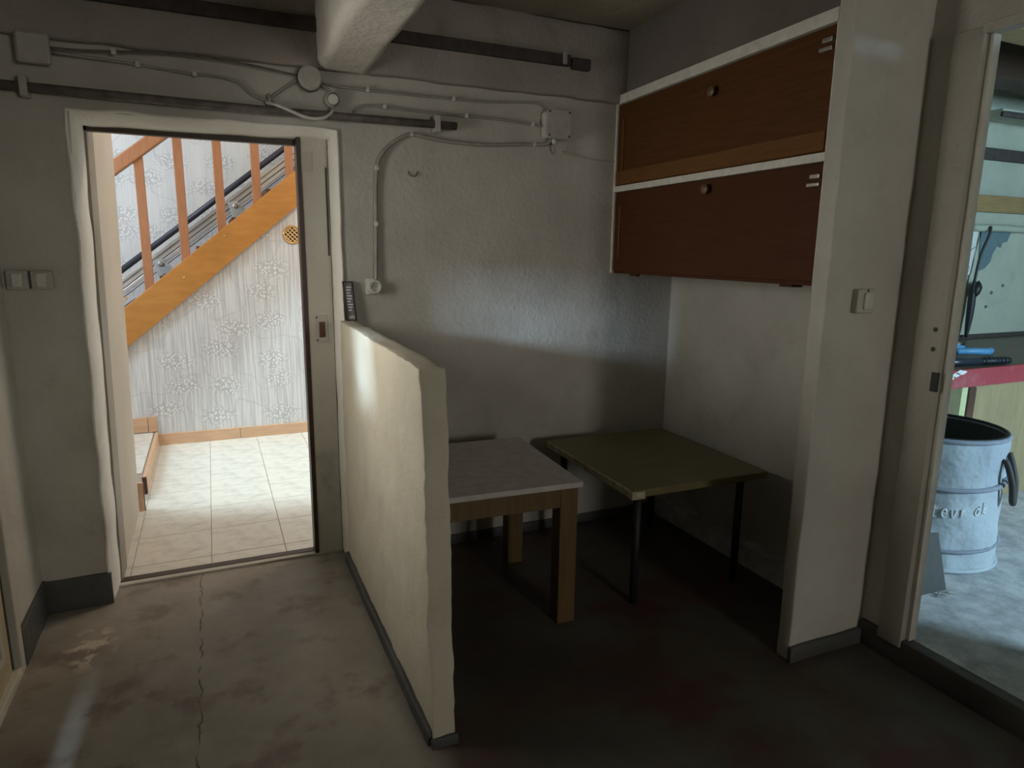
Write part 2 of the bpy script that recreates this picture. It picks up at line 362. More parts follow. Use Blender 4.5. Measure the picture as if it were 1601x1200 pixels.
def lathe(name, prof, center, axis, mat, parent=None, seg=24, smooth=True):
    """prof: (radius, height along axis); axis a unit vector"""
    A = Vector(axis).normalized(); u = A.orthogonal().normalized(); w_ = A.cross(u); C = Vector(center)
    bm = bmesh.new(); rings = []
    for r, h_ in prof:
        if r < 1e-6: rings.append([bm.verts.new(C+A*h_)])
        else: rings.append([bm.verts.new(C+A*h_+(u*math.cos(2*math.pi*k/seg)+w_*math.sin(2*math.pi*k/seg))*r) for k in range(seg)])
    for a, b_ in zip(rings, rings[1:]):
        for k in range(seg):
            k2 = (k+1) % seg
            if len(a) == 1: bm.faces.new((a[0], b_[k], b_[k2]))
            elif len(b_) == 1: bm.faces.new((a[k], a[k2], b_[0]))
            else: bm.faces.new((a[k], a[k2], b_[k2], b_[k]))
    o = frombm(name, bm, mat, parent, smooth)
    if smooth:
        try: o.data.set_sharp_from_angle(angle=math.radians(40))
        except Exception: pass
    return o
def thing(name, label, cat, loc, group=None):
    o = bpy.data.objects.new(name, None); COL.objects.link(o); o.location = loc; o.empty_display_size = 0.1
    o['label'] = label; o['category'] = cat
    if group: o['group'] = group
    return o
def tag(o, label, cat, group=None):
    o['label'] = label; o['category'] = cat
    if group: o['group'] = group
    return o
def struct(o, label=None):
    o['kind'] = 'structure'
    if label: o['label'] = label
    return o

# ------------------------------------------------------------------ room shell
ZC = 2.50            # ceiling
YB = 3.0             # back wall
XL = -0.69           # left wall
XN = 2.29            # right wall of the niche
XW = 2.19            # wall with the workshop opening
YR = -3.2            # rear wall
ZS = 0.10            # workshop floor level

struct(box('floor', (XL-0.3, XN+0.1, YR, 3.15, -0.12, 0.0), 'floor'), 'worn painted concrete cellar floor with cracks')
ceiling = struct(box('ceiling', (XL-0.3, XN+0.2, YR-0.2, 3.2, ZC, ZC+0.12), 'ceil'), 'sooty olive cellar ceiling')

# back wall with the leaning doorway
def jamb_left(z): return -0.447+0.042*min(z, 1.9)/1.9
bm = bmesh.new()
def prism_into(bm, poly, y0, y1):
    v0 = [bm.verts.new((p[0], y0, p[1])) for p in poly]; v1 = [bm.verts.new((p[0], y1, p[1])) for p in poly]
    bm.faces.new(v0[::-1]); bm.faces.new(v1); n = len(poly)
    for i in range(n): bm.faces.new((v0[i], v0[(i+1) % n], v1[(i+1) % n], v1[i]))
JO = 0.022
prism_into(bm, [(-1.0, -0.1), (jamb_left(0)-JO, -0.1), (jamb_left(0)-JO, 0.0), (jamb_left(1.9)-JO, 1.932), (jamb_left(1.9)-JO, ZC), (-1.0, ZC)], YB, 3.2)
prism_into(bm, [(jamb_left(1.9)-JO, 1.932), (0.526, 1.936), (0.526, ZC), (jamb_left(1.9)-JO, ZC)], YB, 3.2)
prism_into(bm, [(0.526, -0.1), (2.42, -0.1), (2.42, ZC), (0.526, ZC)], YB, 3.2)
wall_back = struct(frombm('wall_back', bm, 'wall'), 'dirty white plaster back wall with the stair hall doorway')
# sooty downstand along the top of the back wall (ragged lower edge)
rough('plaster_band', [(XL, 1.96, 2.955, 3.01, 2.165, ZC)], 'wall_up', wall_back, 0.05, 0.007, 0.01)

# walls left / rear / right
DY0, DY1, DZ = 1.70, 2.60, 1.98
wall_left = struct(boxes('wall_left', [(XL-0.12, XL, DY1, 3.1, -0.1, ZC), (XL-0.12, XL, YR-0.1, DY0, -0.1, ZC), (XL-0.12, XL, DY0, DY1, DZ, ZC)], 'wall'), 'white plaster wall at the left with a door')
struct(boxes('wall_rear', [(XL-0.12, -0.682, YR-0.12, YR, -0.1, ZC), (-0.682, -0.648, YR-0.12, YR, 2.0, ZC), (-0.648, 1.5, YR-0.12, YR, -0.1, ZC), (1.5, 2.1, YR-0.12, YR, -0.1, 1.2), (1.5, 2.1, YR-0.12, YR, 2.1, ZC), (2.1, XW+0.05, YR-0.12, YR, -0.1, ZC)], 'wall'), 'rear cellar wall with a window')
struct(box('wall_right', (XN, XN+0.06, 1.6, 3.1, -0.1, ZC), 'wall'), 'white plaster wall inside the niche')
# thin wall with the opening to the workshop
OY0, OY1, OZ = 0.76, 1.415, 2.11
struct(boxes('wall_workshop', [(XW, XW+0.03, OY1, 1.62, -0.05, ZC), (XW, XW+0.03, YR, OY0, -0.05, ZC), (XW, XW+0.03, OY0, OY1, OZ+0.02, ZC)], 'wall'), 'grey white wall around the workshop opening')
# low partition
def warp_part(v):
    t = (v.co.y-1.68)/(3.0-1.68)
    v.co.x += (t-1)*0.022*max(0.0, min(1.0, v.co.z/1.14))
struct(rough('wall_middle', [(0.513, 0.583, 1.68, 3.004, -0.02, 1.14)], 'part', None, 0.03, 0.0045, 0.0035, warp_part, 26), 'low cream plastered partition wall beside the doorway')
# stub wall closing the niche
struct(rough('wall_end', [(1.83, 2.37, 1.585, 1.645, -0.02, ZC+0.02)], 'wall', None, 0.06, 0.004, 0.006, None, 7), 'grey white stub wall beside the cupboards')
# wall above the cupboards, shade put into its darker plaster
struct(rough('wall_upper', [(1.925, 2.30, 1.62, 3.01, 2.205, ZC+0.02)], 'wall_shade', None, 0.08, 0.004, 0.01), 'wall strip above the cupboards, coloured dark for shade')
# big plastered beam running to the back wall
def warp_beam(v):
    if v.co.z < 2.3:
        v.co.z += 0.010*math.sin(v.co.y*3.1+1.0)
rough('beam', [(0.452, 0.662, YR+0.02, 2.995, 2.168, ZC+0.02)], 'beamm', ceiling, 0.05, 0.010, 0.03, warp_beam, 5)

# skirtings painted dark
struct(rough('baseboard_back', [(XL+0.005, -0.452, 2.988, 3.004, -0.005, 0.135)], 'skirt', None, 0.06, 0.003, 0.003), 'dark painted skirting left of the doorway')
struct(rough('baseboard_left', [(XL-0.004, XL+0.012, 2.615, 3.0, -0.005, 0.14)], 'skirt', None, 0.06, 0.003, 0.003), 'dark painted skirting on the left wall')
struct(rough('baseboard_middle', [(0.497, 0.517, 1.69, 3.0, -0.005, 0.048)], 'skirt', None, 0.06, 0.003, 0.004), 'dark painted skirting along the partition')
struct(rough('baseboard_middle_end', [(0.505, 0.587, 1.668, 1.684, -0.005, 0.03)], 'skirt', None, 0.03, 0.002, 0.003), 'dark painted skirting at the partition end')
struct(rough('baseboard_end', [(1.822, 2.19, 1.570, 1.588, -0.005, 0.058)], 'skirt', None, 0.05, 0.004, 0.004), 'dark painted skirting of the stub wall')
struct(rough('baseboard_right', [(XN-0.012, XN+0.003, 1.65, 3.0, -0.005, 0.05)], 'skirt', None, 0.06, 0.003, 0.003), 'dark painted skirting in the niche')
struct(rough('baseboard_niche_back', [(0.59, XN, 2.990, 3.004, -0.005, 0.05)], 'skirt', None, 0.06, 0.003, 0.003), 'dark painted skirting under the tables')
struct(rough('trim_1', [(XW-0.014, XW+0.035, OY0, 1.58, -0.005, ZS-0.002)], 'skirt', None, 0.05, 0.003, 0.004), 'dark painted step edge of the workshop')

# ragged whitewashed edge around the doorway
bm = bmesh.new()
path = []
def wv(t, s): return noise.noise(Vector((t*6.0, s, 0.3)))
K = 34
for i in range(K+1):
    z = -0.0+1.905*i/K; xi = jamb_left(z)+0.006*wv(z, 1); wd = 0.016+0.012*(z/1.9)**2+0.006*wv(z*1.6, 2)
    path.append(((xi, z), (xi-wd, z+(0.03 if i == K else 0))))
for i in range(1, K):
    x = jamb_left(1.9)+(0.505-jamb_left(1.9))*i/K; zi = 1.903+0.010*(i/K)+0.004*wv(x, 3)
    path.append(((x, zi), (x, zi+0.030+0.007*wv(x*1.4, 4)-0.006*i/K)))
for i in range(K+1):
    z = 1.913*(1-i/K); xi = 0.505+0.003*wv(z, 5)
    wd = 0.021+0.004*wv(z*1.5, 6)
    path.append(((xi, z), (xi+wd, z+(0.022 if i == 0 else 0))))
rows = []
for (a, c) in path:
    d = Vector((c[0]-a[0], c[1]-a[1])); d.normalize()
    rows.append([bm.verts.new((c[0]+d.x*0.010, 3.004, c[1]+d.y*0.010)), bm.verts.new((c[0]+d.x*0.004, 2.990, c[1]+d.y*0.004)), bm.verts.new((c[0]-d.x*0.003, 2.992, c[1]-d.y*0.003)), bm.verts.new((a[0], 3.17, a[1]))])
for a, c in zip(rows, rows[1:]):
    for k in range(3): bm.faces.new((a[k], a[k+1], c[k+1], c[k]))
struct(frombm('trim_2', bm, 'lip', None, True), 'ragged whitewashed edge around the doorway')

# door frame of the hall doorway
fr = struct(box('trim_3', (0.393, 0.506, 3.13, 3.20, 0.0, 1.93), 'frame', None, 0.003), 'grey painted door post on the right of the doorway')
box('edge_strip', (0.376, 0.395, 3.126, 3.20, 0.0, 1.93), 'darkwood', fr, 0.002)
box('rebate_slit', (0.494, 0.500, 3.127, 3.132, 1.42, 1.80), 'black', fr)
sp_ = box('strike_plate', (0.425, 0.478, 3.126, 3.131, 1.03, 1.155), 'frame2', fr, 0.002)
box('keeper', (0.440, 0.465, 3.123, 3.128, 1.055, 1.125), 'tread', sp_)
for zz in (1.042, 1.145):
    lathe('screw', [(0, 0.0), (0.004, 0.001), (0.004, 0.004)], (0.430, 3.1245, zz), (0, 1, 0), 'black', sp_, 10)
box('hinge_mark', (0.392, 0.44, 3.127, 3.131, 1.78, 1.86), 'frame2', fr, 0.001)
bm = bmesh.new()
prism_into(bm, [(jamb_left(0)-0.002, 0), (jamb_left(0)+0.008, 0), (jamb_left(1.9)+0.008, 1.92), (jamb_left(1.9)-0.002, 1.92)], 3.165, 3.34)
struct(frombm('trim_4', bm, 'frame_olive'), 'olive grey door lining on the left of the doorway')
struct(box('trim_5', (-0.45, 0.52, 3.165, 3.20, 1.888, 1.96), 'darkwood'), 'dark brown door head')
struct(box('trim_6', (-0.45, 0.505, 3.155, 3.20, -0.03, 0.012), 'darkwood', None, 0.002), 'dark wooden threshold strip')
struct(box('trim_7', (-0.45, 0.505, 3.125, 3.156, -0.03, 0.010), 'frame2', None, 0.003), 'worn pale threshold rail')

# left door with its small pane
d1 = struct(boxes('door_1', [(XL-0.045, XL-0.01, 2.02, 2.08, 0.03, 1.96), (XL-0.045, XL-0.01, 2.48, 2.535, 0.03, 1.96), (XL-0.045, XL-0.01, 2.08, 2.48, 0.03, 1.0), (XL-0.045, XL-0.01, 2.08, 2.48, 1.8, 1.96), (XL-0.045, XL-0.01, 1.74, 1.80, 0.03, 1.96), (XL-0.045, XL-0.01, 1.80, 2.02, 0.03, 1.18), (XL-0.045, XL-0.01, 1.80, 2.02, 1.50, 1.96)], 'door_beige'), 'beige panelled door with a small pane and an added blind pane in the left wall')
boxes('panel_moulding', [(XL-0.012, XL-0.002, 1.84, 2.46, 0.12, 0.15), (XL-0.012, XL-0.002, 1.84, 2.46, 0.95, 0.98), (XL-0.012, XL-0.002, 2.43, 2.46, 0.15, 0.95), (XL-0.012, XL-0.002, 1.84, 1.87, 0.15, 0.95)], 'frame2', d1)
box('frame_post', (XL-0.06, XL+0.012, 2.565, 2.61, 0.0, 2.0), 'frame2', d1, 0.004)
box('frame_rebate', (XL-0.07, XL-0.012, 2.535, 2.566, 0.0, 1.98), 'darkwood', d1)
boxes('frame_head', [(XL-0.06, XL+0.012, 1.69, 2.565, 1.95, 2.0), (XL-0.06, XL+0.012, 1.69, 1.74, 0.0, 1.95)], 'frame2', d1)
box('added_pane', (XL-0.034, XL-0.026, 2.08, 2.48, 1.0, 1.8), 'plastic_w', d1)  # opaque pane added as backing for the fill lamp
box('sill', (XL-0.12, XL+0.01, 1.70, 2.60, -0.01, 0.03), 'frame', d1, 0.004)

# ------------------------------------------------------------------ stair hall
YH = 5.45; YF = 6.36
fh = struct(box('floor_hall', (-2.0, 2.5, 3.2, 6.5, -0.1, -0.002), 'grout'), 'pale tiled floor of the stair hall')
tb = bmesh.new(); addbox(tb, -0.166, 0.166, -0.166, 0.166, -0.006, 0.0); tb.normal_update(); bev(tb, 0.0015, 1)
tme = bpy.data.meshes.new('tile'); tb.to_mesh(tme); tb.free(); tme.materials.append(MT['tile'])
T = 0.335
for i in range(-2, 7):
    for j in range(0, 8):
        x = -0.082+T*(i+0.5); y = 3.315-T/2+T*j
        if x < -0.6 or y > 5.6 or x > 2.4: continue
        o = bpy.data.objects.new('tile', tme); COL.objects.link(o); o.parent = fh; o.location = (x, y, 0.0)
        if j == 0:
            o.location.y = 3.256; o.scale.y = 0.335
struct(boxes('wall_hall_left', [(-2.12, -2.0, 3.9, 6.5, -0.1, 3.7)], 'paper_up'), 'papered far left wall of the stair hall')
bm = bmesh.new()
prism_into(bm, [(-2.0, -0.1), (jamb_left(0), -0.1), (jamb_left(0), 0), (jamb_left(1.9), 1.9), (jamb_left(1.9)+0.01, 3.7), (-2.0, 3.7)], 3.2, 4.07)
struct(frombm('wall_hall_near', bm, 'hallbeige'), 'beige wall just inside the hall')
struct(boxes('wall_hall_front', [(0.505, 2.4, 3.2, 3.26, -0.1, 3.7), (-0.45, 0.505, 3.201, 3.26, 1.96, 3.7)], 'hallbeige'), 'hall side of the doorway wall')
struct(boxes('wall_hall_right', [(2.4, 2.46, 3.2, 3.42, -0.1, 3.7), (2.4, 2.46, 4.75, 6.5, -0.1, 3.7), (2.4, 2.46, 3.42, 4.75, -0.1, 2.3), (2.4, 2.46, 3.42, 4.75, 3.2, 3.7)], 'paper_up'), 'papered right wall of the hall with a high window')
struct(box('wall_hall_back', (-2.1, 2.46, YF, YF+0.1, -0.1, 3.7), 'paper_up'), 'pale papered wall behind the stairs')
struct(box('ceiling_hall', (-2.1, 2.46, 3.2, 6.5, 3.7, 3.8), 'lip'), 'white hall ceiling')
# papered panel closing the space under the stair
SL = 0.832
def str_low(x): return 0.909+(x+0.372)*0.845
def str_up(x): return 1.026+(x+0.563)*SL
prism('wall_hall_spandrel', [(-0.44, 0.0), (2.3, 0.0), (2.3, str_low(2.3)+0.06), (-0.44, str_low(-0.44)+0.06)], 'y', YH, YH+0.03, 'paper')
struct(bpy.data.objects['wall_hall_spandrel'], 'striped wallpaper with blossom sprays under the stairs')
prism('wall_hall_spandrel_left', [(-1.28, 0.1), (-0.44, 0.1), (-0.44, str_low(-0.44)+0.06), (-1.28, str_low(-1.28)+0.1)], 'y', YH+0.004, YH+0.03, 'paper')
struct(bpy.data.objects['wall_hall_spandrel_left'], 'striped wallpaper above the landing')
# skirting boards of the hall
bb = struct(box('baseboard_hall', (-0.425, 0.135, YH-0.014, YH+0.002, 0.0, 0.086), 'skirtw', None, 0.002), 'light wooden skirting under the wallpaper')
box('board', (0.137, 1.1, YH-0.014, YH+0.002, 0.0, 0.084), 'skirtw', bb, 0.002)
box('board', (1.102, 2.4, YH-0.014, YH+0.002, 0.0, 0.084), 'skirtw', bb, 0.002)
bl = struct(box('baseboard_landing', (-0.485, -0.43, YH-0.014, YH+0.006, 0.108, 0.222), 'skirtw', None, 0.002), 'light wooden skirting on the landing')
box('board', (-1.3, -0.487, YH-0.010, YH+0.006, 0.108, 0.218), 'skirtw', bl, 0.002)
# raised landing at the left
ld = struct(box('floor_landing', (-2.0, -0.447, 4.25, YH, -0.05, 0.098), 'grout'), 'raised tiled landing at the foot of the stairs')
for i in range(4):
    for j in range(3):
        o = bpy.data.objects.new('tile', tme); COL.objects.link(o); o.parent = ld
        o.location = (-0.455-0.167-T*i, 5.28-T*j, 0.104)
box('nosing_board', (-0.447, -0.424, 4.36, YH-0.014, 0.002, 0.106), 'skirtw', ld, 0.002)
box('board_end', (-0.450, -0.424, 4.345, 4.361, 0.002, 0.104), 'tread', ld, 0.002)
be = struct(box('baseboard_hall_near', (-0.452, -0.420, 4.055, 4.085, 0.0, 0.165), 'skirtw', None, 0.003), 'wooden skirting end on the beige wall')
box('end_face', (-0.422, -0.416, 4.060, 4.083, 0.0, 0.160), 'tread', be)

# staircase
st = thing('staircase', 'varnished wooden staircase with square balusters in the lit hall', 'staircase', (0.5, 5.9, 0))
stg = prism('stringer', [(-1.30, str_low(-1.30)), (2.3, str_low(2.3)), (2.3, str_up(2.3)), (-1.30, str_up(-1.30))], 'y', YH-0.04, YH+0.002, 'stair', st, 0.003)
for (x, z) in ((-0.168, 1.235), (0.12, 1.533), (0.647, 1.985), (0.655, 1.93), (-0.547, 1.094)):
    lathe('screw_cap', [(0, 0.006), (0.007, 0.005), (0.010, 0.0)], (x, YH-0.04, z), (0, -1, 0), 'brass', stg, 12)
prism('stringer_far', [(-1.30, str_low(-1.30)), (2.3, str_low(2.3)), (2.3, str_up(2.3)), (-1.30, str_up(-1.30))], 'y', YF-0.04, YF, 'stair', st, 0.003)
for k in range(-4, 8):
    x = -0.325+0.2512*k; z = 1.246+0.2127*k
    if z < 0.15: continue
    box('tread', (x, x+0.30, YH-0.0, YF-0.04, z-0.04, z), 'tread', st, 0.004)
bx = [-0.642, -0.394, -0.146, 0.107, 0.360, 0.598, 0.85, 1.10]
def hr(x): return 2.050+(x+0.403)*0.80
for x in bx:
    zb = str_up(x)-0.05
    box('baluster', (x-0.030, x+0.030, YH-0.026, YH-0.004, zb, hr(x)+0.02), 'baluster', st, 0.003)
prism('handrail', [(-1.0, hr(-1.0)-0.02), (1.3, hr(1.3)-0.02), (1.3, hr(1.3)+0.09), (-1.0, hr(-1.0)+0.09)], 'y', YH-0.045, YH+0.015, 'baluster', st, 0.010)

# stairlift rail behind the balusters
sr = thing('stairlift_rail', 'aluminium stairlift rail climbing behind the balusters', 'rail', (0.0, 6.05, 0))
def lift(z0, z1, y0, y1, mat, nm, par, bv=0.002):
    sl = 0.79; f = lambda x: (x+0.62)*sl
    return prism(nm, [(-1.05, z0+f(-1.05)), (1.9, z0+f(1.9)), (1.9, z1+f(1.9)), (-1.05, z1+f(-1.05))], 'y', y0, y1, mat, par, bv)
tube('top_tube', [(-1.05, 6.02, 1.268-0.43*0.79), (1.9, 6.02, 1.268+2.52*0.79)], 0.023, 'rubber', sr, 12)
pf = lift(1.130, 1.205, 6.03, 6.09, 'alu', 'profile', sr)
lift(1.168, 1.178, 6.024, 6.032, 'alu_dark', 'groove', pf, 0)
lift(1.118, 1.131, 6.035, 6.085, 'alu_dark', 'groove', pf, 0)
lift(1.085, 1.119, 6.02, 6.09, 'alu', 'profile', sr)
lift(1.060, 1.070, 6.03, 6.08, 'alu_dark', 'rack', sr, 0)
for (x, z) in ((-0.335, 1.29), (0.235, 1.75)):
    br = prism('foot_bracket', [(x-0.06, z+0.055), (x+0.005, z+0.07), (x+0.10, z-0.03), (x+0.08, z-0.12), (x-0.02, z-0.12)], 'y', 5.97, 6.0, 'bracket', sr, 0.004)
    lathe('bolt', [(0, 0.016), (0.012, 0.015), (0.016, 0.008), (0.022, 0.004), (0.022, 0)], (x-0.005, 5.97, z+0.03), (0, -1, 0), 'chrome', br, 10)

# round brass vent in the spandrel
vt = thing('air_vent', 'round brass air vent grille in the striped wallpaper', 'vent', (0.597, YH, 1.553))
vc = (0.597, YH, 1.553)
lathe('rim', [(0.052, 0.002), (0.056, 0.008), (0.064, 0.010), (0.070, 0.006), (0.072, 0.0)], vc, (0, -1, 0), 'brass', vt, 32)
lathe('backing', [(0, 0.001), (0.055, 0.001)], vc, (0, -1, 0), 'black', vt, 32)
bm = bmesh.new()
for s in (-1, 1):
    for k in range(-2, 3):
        d = k*0.0225; hl = math.sqrt(max(0, 0.054**2-d*d))
        a = Vector((0.7071, 0, 0.7071*s)); nrm = Vector((-0.7071*s, 0, 0.7071))
        C = Vector(vc)+Vector((0, -0.005, 0))+nrm*d
        addtube(bm, [C-a*hl, C+a*hl], 0.0046, 6)
frombm('grille', bm, 'brass', vt)

# ------------------------------------------------------------------ services on the back wall
p1 = thing('wall_pipe', 'long thin dark pipe clipped above the doorway', 'pipe', (0.2, 2.96, 1.98))
tube('rod', [(-0.68, 2.965, 1.992), (-0.2, 2.965, 1.988), (0.3, 2.965, 1.985), (0.62, 2.965, 1.988), (1.045, 2.965, 1.992)], 0.017, 'pipe', p1, 12)
for x in (-0.545, 0.955):
    box('clip', (x-0.012, x+0.012, 2.942, 3.0, 1.957, 2.028), 'plastic', p1, 0.003)
p2 = thing('steel_bar', 'dark steel bar under the ceiling right of the beam', 'bar', (1.2, 2.94, 2.32))
box('bar', (0.65, 1.60, 2.935, 2.96, 2.295, 2.345), 'steel_dark', p2, 0.003)
box('clip', (1.555, 1.575, 2.925, 2.96, 2.300, 2.355), 'wall_up', p2, 0.003)
box('bar_end', (1.605, 1.70, 2.925, 2.96, 2.285, 2.335), 'steel_dark', p2, 0.004)
tag(box('steel_bar', (-0.66, 0.455, 2.935, 2.96, 2.295, 2.345), 'steel_dark', None, 0.003), 'dark steel bar under the ceiling left of the beam', 'bar')

jb = thing('junction_box', 'square junction box high on the wall at the left edge', 'box', (-0.50, 2.95, 2.11))
box('body', (-0.552, -0.452, 2.925, 2.96, 2.066, 2.166), 'plastic', jb, 0.008)
box('lid', (-0.545, -0.459, 2.918, 2.927, 2.073, 2.159), 'plastic', jb, 0.004)
jr = thing('junction_box', 'round junction box under the plastered beam', 'box', (0.42, 2.95, 2.12))
lathe('body', [(0.0, 0.048), (0.040, 0.048), (0.047, 0.042), (0.048, 0.0)], (0.422, 2.985, 2.122), (0, -1, 0), 'plastic', jr, 28)
lathe('gasket', [(0.049, 0.012), (0.051, 0.016), (0.049, 0.021)], (0.422, 2.985, 2.122), (0, -1, 0), 'black', jr, 28)
lk = thing('pull_switch', 'small round white switch hanging in a loop of cable', 'switch', (0.512, 2.97, 2.05))
lathe('body', [(0.030, 0.0), (0.031, 0.022), (0.026, 0.026)], (0.512, 2.992, 2.052), (0, -1, 0), 'plastic', lk, 24)
lathe('cap', [(0.0, 0.036), (0.019, 0.035), (0.023, 0.028), (0.023, 0.020)], (0.512, 2.992, 2.052), (0, -1, 0), 'plastic_w', lk, 24)
jx = thing('junction_box', 'square junction box with chamfered corners below the cupboard corner', 'box', (1.55, 2.95, 2.03))
def cham(x0, x1, z0, z1, c): return [(x0+c, z0), (x1-c, z0), (x1, z0+c), (x1, z1-c), (x1-c, z1), (x0+c, z1), (x0, z1-c), (x0, z0+c)]
prism('body', cham(1.482, 1.606, 1.975, 2.100, 0.012), 'y', 2.945, 3.0, 'plastic_w', jx, 0.003)
prism('lid', cham(1.479, 1.609, 1.972, 2.103, 0.016), 'y', 2.930, 2.946, 'plastic', jx, 0.004)
for (sx_, sz_) in ((1.492, 1.985), (1.492, 2.090), (1.596, 1.985), (1.596, 2.090)):
    lathe('screw', [(0, 0.003), (0.005, 0.002), (0.005, 0)], (sx_, 2.930, sz_), (0, -1, 0), 'black', jx, 8)
lathe('gland', [(0.010, 0), (0.011, 0.012), (0.007, 0.022), (0.0, 0.023)], (1.535, 2.965, 1.973), (0, 0, -1), 'plastic_w', jx, 14)

def cable(label, pts, r=0.0055, clips=(), mat='cable'):
    t = thing('cable', label, 'cable', pts[0])
    tube('sheath', pts, r, mat, t, 8, 6)
    for c in clips:
        box('clip', (c[0]-0.008, c[0]+0.008, c[1]-0.008, c[1]+0.009, c[2]-0.010, c[2]+0.010), 'plastic_w', t, 0.002)
YC = 2.987
cable('upper thin cable from the left junction box to the round box', [(-0.452, 2.948, 2.125), (-0.35, 2.948, 2.128), (-0.1, 2.948, 2.150), (0.06, 2.95, 2.152), (0.2, 2.955, 2.145), (0.376, 2.97, 2.130)], 0.004, ((-0.26, 2.948, 2.135),), 'pipe')
cable('sagging cable from the left junction box to the tied bundle', [(-0.452, 2.955, 2.112), (-0.22, YC, 2.110), (-0.03, YC, 2.098), (0.059, YC, 2.098), (0.149, YC, 2.085), (0.20, YC, 2.045), (0.25, YC, 2.028), (0.285, YC, 2.024)], 0.005, ((-0.19, YC, 2.109), (0.0, YC, 2.097)))
cable('cable slanting from the round junction box down to the tied bundle', [(0.376, 2.985, 2.118), (0.33, YC, 2.085), (0.29, YC, 2.055), (0.262, YC, 2.030), (0.252, YC, 2.015)], 0.006)
cable('pale loop of cable hanging under the small round switch', [(0.252, YC, 2.018), (0.290, 2.960, 2.008), (0.335, 2.942, 1.990), (0.385, 2.938, 1.972), (0.43, 2.936, 1.966), (0.475, 2.938, 1.976), (0.503, 2.950, 2.000), (0.512, 2.980, 2.024)], 0.0065, (), 'plastic_w')
cable('short cable joining the round junction box and the small switch', [(0.465, 2.975, 2.105), (0.487, 2.972, 2.096), (0.503, 2.980, 2.082), (0.510, 2.985, 2.070)], 0.006)
cable('thin cable running right below the ragged plaster edge', [(0.468, 2.985, 2.116), (0.55, YC, 2.108), (0.75, YC, 2.107), (1.0, YC, 2.108), (1.2, YC, 2.112), (1.40, YC, 2.128), (1.47, YC, 2.130), (1.52, 2.975, 2.100)], 0.005, ((0.66, YC, 2.108), (1.04, YC, 2.108)))
cable('thin cable ending at the left of the chamfered junction box', [(0.60, YC, 2.015), (0.625, YC, 2.040), (0.70, YC, 2.047), (0.85, YC, 2.043), (1.05, YC, 2.043), (1.25, YC, 2.043), (1.40, YC, 2.035), (1.485, 2.985, 2.030)], 0.005, ((0.73, YC, 2.047), (1.10, YC, 2.043), (1.43, YC, 2.034)))
cable('thick cable curving down from the junction box to the socket', [(1.525, 2.978, 1.972), (1.50, 2.985, 1.950), (1.44, YC, 1.947), (1.33, YC, 1.938), (1.18, YC, 1.926), (1.01, YC, 1.928), (0.90, YC, 1.940), (0.838, YC, 1.945), (0.765, YC, 1.905), (0.715, YC, 1.855), (0.692, YC, 1.80), (0.684, 2.990, 1.70), (0.681, 2.990, 1.56), (0.677, YC, 1.42), (0.674, 2.985, 1.315)], 0.0085, ((0.845, YC, 1.945), (0.690, YC, 1.795), (0.681, YC, 1.56), (1.44, YC, 1.947)))
cable('short cable stub hanging below the chamfered junction box', [(1.535, 2.965, 1.955), (1.537, 2.968, 1.93), (1.550, 2.975, 1.91)], 0.005)
cable('painted over cable from the junction box to the cupboard', [(1.60, 2.992, 1.925), (1.70, 2.996, 1.905), (1.82, 2.996, 1.895), (1.90, 2.996, 1.897)], 0.004, (), 'wall')
tie = tag(tube('cable_tie', [(0.262, 2.982, 2.052), (0.268, 2.978, 2.025), (0.258, 2.982, 2.000)], 0.006, 'plastic', None, 8), 'small tie holding the crossing cables above the doorway', 'tie')

# socket under the curved cable
so = thing('wall_socket', 'single round socket under the curved cable', 'socket', (0.66, 2.98, 1.29))
box('base', (0.628, 0.692, 2.985, 3.0, 1.255, 1.325), 'plastic_w', so, 0.004)
lathe('body', [(0.031, 0.0), (0.031, 0.030), (0.028, 0.034), (0.022, 0.034), (0.020, 0.018), (0.0, 0.018)], (0.662, 2.992, 1.290), (0, -1, 0), 'plastic_w', so, 28)
for dx in (-0.0095, 0.0095):
    lathe('pin_hole', [(0, 0.001), (0.003, 0.001), (0.003, 0)], (0.662+dx, 2.974, 1.290), (0, -1, 0), 'black', so, 8)
lathe('earth_pin', [(0, 0.010), (0.003, 0.009), (0.003, 0)], (0.662, 2.974, 1.301), (0, -1, 0), 'chrome', so, 8)
# two switches left of the door
for i, x in enumerate((-0.640, -0.565)):
    t = thing('light_switch', ('left' if i == 0 else 'right')+' of the two paired switches beside the doorway', 'switch', (x, 2.98, 1.325), 'paired switches left of the doorway')
    box('plate', (x-0.034, x+0.034, 2.972, 3.0, 1.290, 1.360), 'plastic', t, 0.006)
    box('rocker', (x-0.016, x+0.016, 2.962, 2.974, 1.300, 1.350), 'plastic_w', t, 0.004, lambda v: setattr(v.co, 'y', v.co.y+0.004*(v.co.z-1.325)/0.025))
# switch on the stub wall
t = thing('light_switch', 'single light switch on the stub wall beside the workshop opening', 'switch', (1.985, 1.57, 1.30))
box('plate', (1.950, 2.035, 1.560, 1.588, 1.262, 1.342), 'frame2', t, 0.006)
box('rocker', (1.975, 2.012, 1.550, 1.562, 1.275, 1.330), 'plastic_w', t, 0.004)
lathe('screw', [(0, 0.003), (0.004, 0.002), (0.004, 0)], (1.993, 1.560, 1.336), (0, -1, 0), 'black', t, 8)

